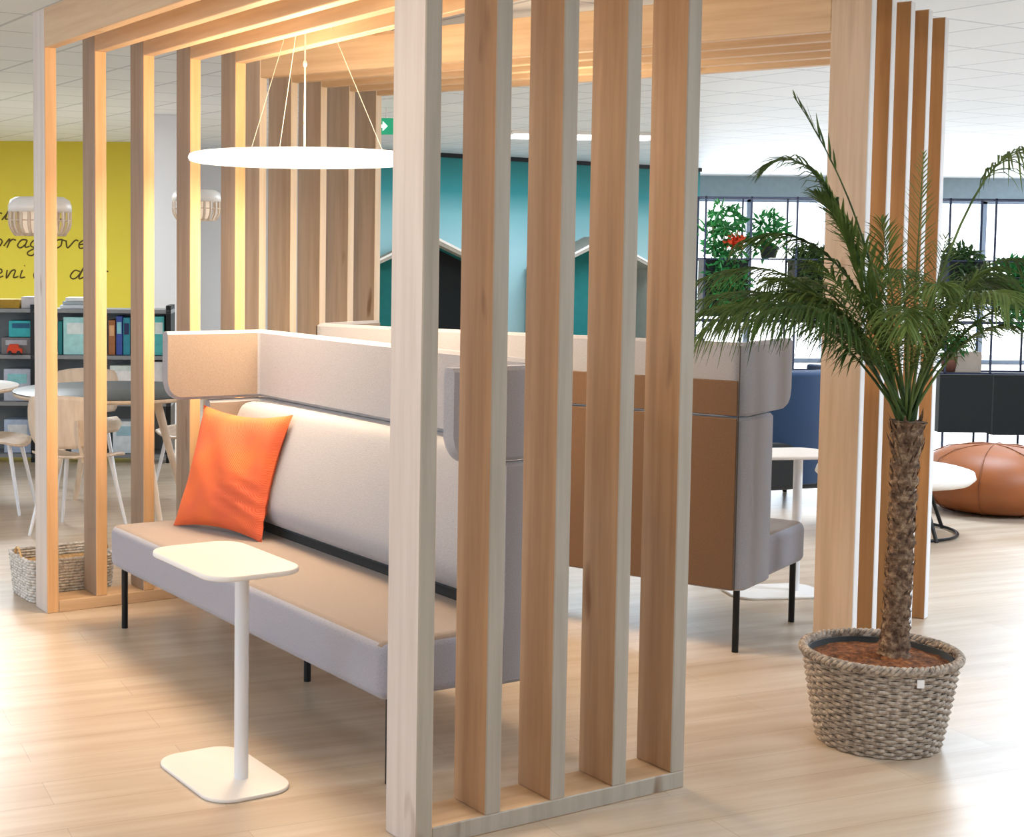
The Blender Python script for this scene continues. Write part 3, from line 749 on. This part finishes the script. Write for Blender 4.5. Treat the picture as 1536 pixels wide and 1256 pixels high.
# ------------------------------------------------------------------ gabled booths along the teal wall
def booth(label, l, w, dark, rz, panel=False):
    root = thing('gabled_booth', label, 'booth', l, R(rz), 'house-shaped booths along the teal wall')
    hw = w/2; e, p_ = 1.42, 1.42+hw*.50; th = .07; d = .62
    out = [(-hw, 0), (-hw, e), (0, p_), (hw, e), (hw, 0)]; inn = [(-hw+th, .0), (-hw+th, e-.02), (0, p_-th*1.1), (hw-th, e-.02), (hw-th, 0)]
    m = MB(); vs = []
    for y in (0, -d):
        vs += [(x, y, z) for x, z in out]+[(x, y, z) for x, z in inn]
    fs = []
    for i in range(4):
        fs += [(i, i+1, 5+i+1, 5+i), (10+i, 10+i+1, 15+i+1, 15+i), (i, i+1, 11+i, 10+i), (5+i, 6+i, 16+i, 15+i)]
    fs += [(0, 5, 15, 10), (4, 9, 19, 14)]
    m.add(vs, fs); m.build('gabled_shell', plain('booth_felt', '#a9a49a', .9), root)
    m = MB(); vs = [(x, -d-.004, z) for x, z in out]+[(x, -d-.004, z) for x, z in [(-hw+.025, 0), (-hw+.025, e-.01), (0, p_-.03), (hw-.025, e-.01), (hw-.025, 0)]]
    m.add(vs+[(x, y-.01, z) for x, y, z in vs], [(i+o, i+1+o, 5+i+1+o, 5+i+o) for o in (0, 10) for i in range(4)]+[(i, i+1, 11+i, 10+i) for i in range(4)]+[(5+i, 6+i, 16+i, 15+i) for i in range(4)])
    m.build('edge_trim', M['white'], root)
    m = MB(); m.add([(x, -.06, z) for x, z in inn], [(0, 1, 2, 3, 4)]); bb = m.build('back_wall', dark, root)
    bs = MB(); bs.box(-hw+th, hw-th, -.45, -.08, .38, .46); bs.build('bench', M['tealplain'], root)
    if panel:
        m = MB(); pp = [(-.02, .01), (hw-th-.01, .01), (hw-th-.01, e-.05), (-.02, p_-th*1.35)]
        m.add([(x, -.075, z) for x, z in pp]+[(x, -.065, z) for x, z in pp], [(0, 1, 2, 3), (7, 6, 5, 4), (0, 1, 5, 4), (1, 2, 6, 5), (2, 3, 7, 6), (3, 0, 4, 7)]); m.build('back_panel', M['blacksoft'], root)
    return root
booth('house-shaped acoustic booth with a black panel inside, nearer the exit sign', (.86, 16.92, 0), 1.50, M['tealplain'], 3, True)
booth('house-shaped acoustic booth with teal interior at the far end of the teal wall', (2.90, 18.36, 0), 1.50, M['tealplain'], 14)

# ------------------------------------------------------------------ black frame room divider with planters
DY = 12.5
dv = thing('room_divider', 'tall black metal frame divider carrying green plants near the windows', 'room divider', (0, DY, 0))
ux = [2.58, 2.96, 3.34, 3.72, 4.10, 4.55, 4.99, 5.37, 5.75, 6.13]
for x in ux:
    for y in (-.14, .14): box(x-.007, x+.007, y-.007, y+.007, 0, 2.08).build('upright', M['frame'], dv)
for z in (2.07, 1.56, 1.04, .62):
    for y in (-.14, .14): box(ux[0], ux[-1], y-.007, y+.007, z-.006, z+.006).build('rail', M['frame'], dv)
def clump(mb, cx_, cy_, cz_, rx, ry, rz_, n, ll, lw, hang=0):
    for i in range(n):
        while True:
            q = Vector((random.uniform(-1, 1), random.uniform(-1, 1), random.uniform(-1, 1)))
            if q.length < 1: break
        c = Vector((cx_+q.x*rx, cy_+q.y*ry, cz_+q.z*rz_)); d = Vector((random.gauss(0, 1), random.gauss(0, 1), random.gauss(.3-hang, .8))).normalized()
        w = d.cross(Vector((random.gauss(0, 1), random.gauss(0, 1), random.gauss(0, 1)))).normalized()*lw; L_ = ll*random.uniform(.6, 1.2); nn = d.cross(w).normalized()*lw*.4
        mb.add([c, c+d*L_*.45+w, c+d*L_, c+d*L_*.45-w, c+d*L_*.5-nn], [(0, 1, 4), (1, 2, 4), (2, 3, 4), (3, 0, 4)])
def planter(label, plab, x0, x1, z0, z1, top, mat, n=380, extra=None):
    b = box(x0, x1, -.13, .13, z0, z1); b.box(x0-.004, x1+.004, -.134, .134, z1-.02, z1+.004)
    o = b.build('planter_box', M['blacksoft'], None, (0, DY, 0), 0, .003, 1); tag(o, label, 'planter')
    pr = thing('leafy_plant', plab, 'plant', ((x0+x1)/2, DY, z1))
    m = MB(); w = (x1-x0)/2
    clump(m, 0, 0, top/2, w*1.05, .15, top/2+.05, n, .10, .016)
    clump(m, 0, -.14, -.2, w*.98, .05, .24, n, .10, .015, .9)
    m.build('foliage', mat, pr)
    m = MB()
    for k in range(5):
        a = random.uniform(0, 6); m.tube([(w*.5*cos(a), .05*sin(a), -.02), (w*.7*cos(a), .08*sin(a), top*.7)], .004, 5)
    m.build('stems', M['rachis'], pr)
    if extra:
        m = MB(); clump(m, *extra, 60, .06, .018); m.build('blossom', M['red'], pr)
    return pr
planter('black planter box in the divider, close behind the pergola corner post', 'bushy green plant with red blossom on the divider', 2.97, 3.33, 1.08, 1.56, .42, M['green'], 420, (.06, -.12, .14, .07, .03, .06))
planter('black planter box in the divider beside the thick far pergola post', 'dark leafy plant spilling over the planter behind the post', 3.73, 4.09, 1.06, 1.55, .06, M['darkgreen'], 300)
planter('black planter box in the divider just beyond the thin far posts', 'low dark green plant on the divider just right of the palm', 5.0, 5.30, 1.25, 1.56, .06, M['darkgreen'], 220)
planter('black planter box in the divider at the right picture edge', 'bright green bushy plant at the right end of the divider', 5.40, 6.10, 1.2, 1.42, .12, M['green'], 700)
# small plant between the first two bays
pr = thing('leafy_plant', 'small upright green plant standing on the divider shelf between two planters', 'plant', (3.53, DY, 1.57))
m = MB(); clump(m, 0, 0, .20, .14, .12, .20, 260, .10, .015); m.build('foliage', M['green'], pr)
m = MB(); m.lathe([(0, 0), (.06, 0), (.08, .10), (.07, .10), (.055, .02)], 20); m.build('plant_pot', M['blacksoft'], pr)
pr = thing('leafy_plant', 'small bright green plant standing on the black trough', 'plant', (5.08, DY, .625))
m = MB(); clump(m, 0, 0, .24, .14, .10, .10, 200, .09, .015); m.build('foliage', M['green'], pr)
m = MB(); m.lathe([(0, 0), (.05, 0), (.07, .13), (.06, .13), (.045, .02)], 20); m.build('plant_pot', plain('terracotta', '#6b4334', .8), pr)
tr = box(4.93, 5.375, -.2, .2, .13, .615); tr.box(5.385, 6.2, -.2, .2, .11, .615)
o = tr.build('planter_trough', M['blacksoft'], None, (0, DY, 0), 0, .004, 1); tag(o, 'long black trough between the divider uprights, behind the leather pouf', 'trough')
o = box(5.09, 5.37, -.05, .05, .616, .79).build('storage_box', plain('beige_card', '#b3a597', .8), None, (0, DY+.08, 0), 0, .004, 1); tag(o, 'beige box standing on the black trough of the divider', 'box')
# navy armchair
ar = thing('lounge_chair', 'dark navy lounge chair behind the far sofa', 'armchair', (2.78, 9.62, 0), R(200))
m = MB(); m.prism(rrect(.40, .36, .12), .12, .42); m.build('seat', M['blacksoft'], ar, bev=.03, seg=3)
m = MB(); vs = []; NA = 24
for i in range(NA+1):
    a = R(200-220*i/NA+0) if False else R(-20+220*i/NA)
    for rr_, z in ((.42, .14), (.44, .86), (.36, .88), (.33, .40)): vs.append((rr_*cos(a), -.02-rr_*.92*sin(a)*-1, z))
m.add(vs, [(i*4+k, i*4+(k+1) % 4, (i+1)*4+(k+1) % 4, (i+1)*4+k) for i in range(NA) for k in range(4)]+[(0, 1, 2, 3), tuple(NA*4+k for k in range(4))], True)
m.build('backrest', M['navy'], ar, bev=.02, seg=2)
for sx in (-1, 1):
    for sy in (-1, 1): m = MB(); m.tube([(sx*.28, sy*.24, 0), (sx*.26, sy*.22, .13)], .015, 10); m.build('leg', M['black'], ar)
# low white table
lt = thing('coffee_table', 'low round white coffee table beside the leather pouf', 'table', (3.17, 8.52, 0))
m = MB(); m.lathe([(0, .29), (.34, .29), (.41, .305), (.44, .335), (.43, .368), (.39, .38), (0, .38)], 56); m.build('tabletop', M['white'], lt)
for k in range(4):
    a = R(20+90*k); m = MB(); m.tube([(.22*cos(a), .22*sin(a), .31), (.36*cos(a), .36*sin(a), .0)], .011, 10); m.build('leg', M['black'], lt)
m = MB(); m.tube([(.35*cos(2*PI*i/48), .35*sin(2*PI*i/48), .012) for i in range(48)], .009, 8, True); m.build('foot_ring', M['black'], lt)
# pouf
pf = thing('leather_pouf', 'round cognac leather pouf on the pale floor at the right edge', 'pouf', (4.08, 9.28, 0))
m = MB(); prof = [(0, .0), (.26, .0), (.36, .03), (.43, .10), (.455, .18), (.44, .26), (.38, .34), (.28, .39), (.14, .415), (0, .42)]
m.lathe(prof, 48); o = m.build('cover', M['leather'], pf); s = o.modifiers.new('s', 'SUBSURF'); s.levels = 1; s.render_levels = 1
m = MB()
for k in range(8):
    a = 2*PI*k/8+.2; m.tube([((r_+.001)*cos(a), (r_+.001)*sin(a), z) for r_, z in prof[1:]], .0035, 5)
m.build('seam', plain('pouf_seam', '#7c4319', .5), pf)

# ------------------------------------------------------------------ light
w = bpy.data.worlds.new('world'); bpy.context.scene.world = w; w.use_nodes = True
nt = w.node_tree; bg = nt.nodes['Background']; bg.inputs[0].default_value = (.93, .965, 1, 1)
tc = nt.nodes.new('ShaderNodeTexCoord'); sx = nt.nodes.new('ShaderNodeSeparateXYZ'); nt.links.new(tc.outputs['Generated'], sx.inputs[0])
mr = nt.nodes.new('ShaderNodeMapRange'); mr.inputs[1].default_value = .55; mr.inputs[2].default_value = .85; mr.inputs[3].default_value = .80; mr.inputs[4].default_value = 3.0
nt.links.new(sx.outputs['Y'], mr.inputs[0]); nt.links.new(mr.outputs[0], bg.inputs[1])
def area(name, l, target, sx, sy, p, col):
    d = bpy.data.lights.new(name, 'AREA'); d.shape = 'RECTANGLE'; d.size = sx; d.size_y = sy; d.energy = p; d.color = col
    o = bpy.data.objects.new(name, d); C.objects.link(o); o.location = l
    o.rotation_euler = (Vector(target)-Vector(l)).to_track_quat('-Z', 'Y').to_euler(); return o
area('window_daylight', (8.8, 22.4, 1.25), (4.5, 6, .9), 8, 2.4, 500, (.75, .87, 1))
q = loc(G1, 1.0, -6, 1.7); area('front_fill', q, loc(G1, 1.4, 0, 1.2), 2.5, 1.6, 78, (.64, .79, 1))  # unseen cool fill added on the camera side to light the post fronts
for i, (x, y, p, cc) in enumerate((a + ((.74, .86, 1) if a[0] > 2.5 else (.90, .96, 1),)) for a in ((-4.5, 6, 50), (-3.5, 12.5, 190), (2.9, 2.6, 55), (5.6, 6.0, 190), (4.2, 9.5, 100), (1.5, 12.5, 110), (7, 14, 120), (3.2, 16.0, 60))):
    area('ceiling_fill', (x, y, CZ-.03), (x, y, 0), 1.2, 1.2, p, cc)  # unseen fills added under the ceiling to brighten floor and shelves
area('near_left_fill', (-.9, 3.2, CZ-.03), (-.9, 3.4, 0), 1.0, 1.0, 24, (1, .74, .48))  # unseen warm fill added over the near left floor
pt = bpy.data.lights.new('pendant_light', 'POINT'); pt.energy = 24; pt.color = (1, .73, .44); pt.shadow_soft_size = .12
o = bpy.data.objects.new('pendant_light', pt); C.objects.link(o); o.location = (lc[0], lc[1], 2.12)
d = area('pendant_down', (lc[0], lc[1], 1.945), (lc[0], lc[1], 0), .8, .8, 56, (1, .72, .45)); d.data.shape = 'DISK'
for v in (.45,):
    q = loc(G1, 1.1, .40, 2.05)
    pt = bpy.data.lights.new('canopy_glow', 'POINT'); pt.energy = 16; pt.color = (1, .72, .42); pt.shadow_soft_size = .15
    o = bpy.data.objects.new('canopy_glow', pt); C.objects.link(o); o.location = q
q = loc(G2, 1.6, .5, 2.1)
pt = bpy.data.lights.new('far_canopy_glow', 'POINT'); pt.energy = 13; pt.color = (1, .74, .46); pt.shadow_soft_size = .15
o = bpy.data.objects.new('far_canopy_glow', pt); C.objects.link(o); o.location = q

sc = bpy.context.scene
sc.view_settings.view_transform = 'Standard'; sc.view_settings.look = 'None'; sc.view_settings.exposure = .1
sc.cycles.use_denoising = True; sc.cycles.max_bounces = 8; sc.cycles.diffuse_bounces = 4; sc.cycles.sample_clamp_indirect = 6
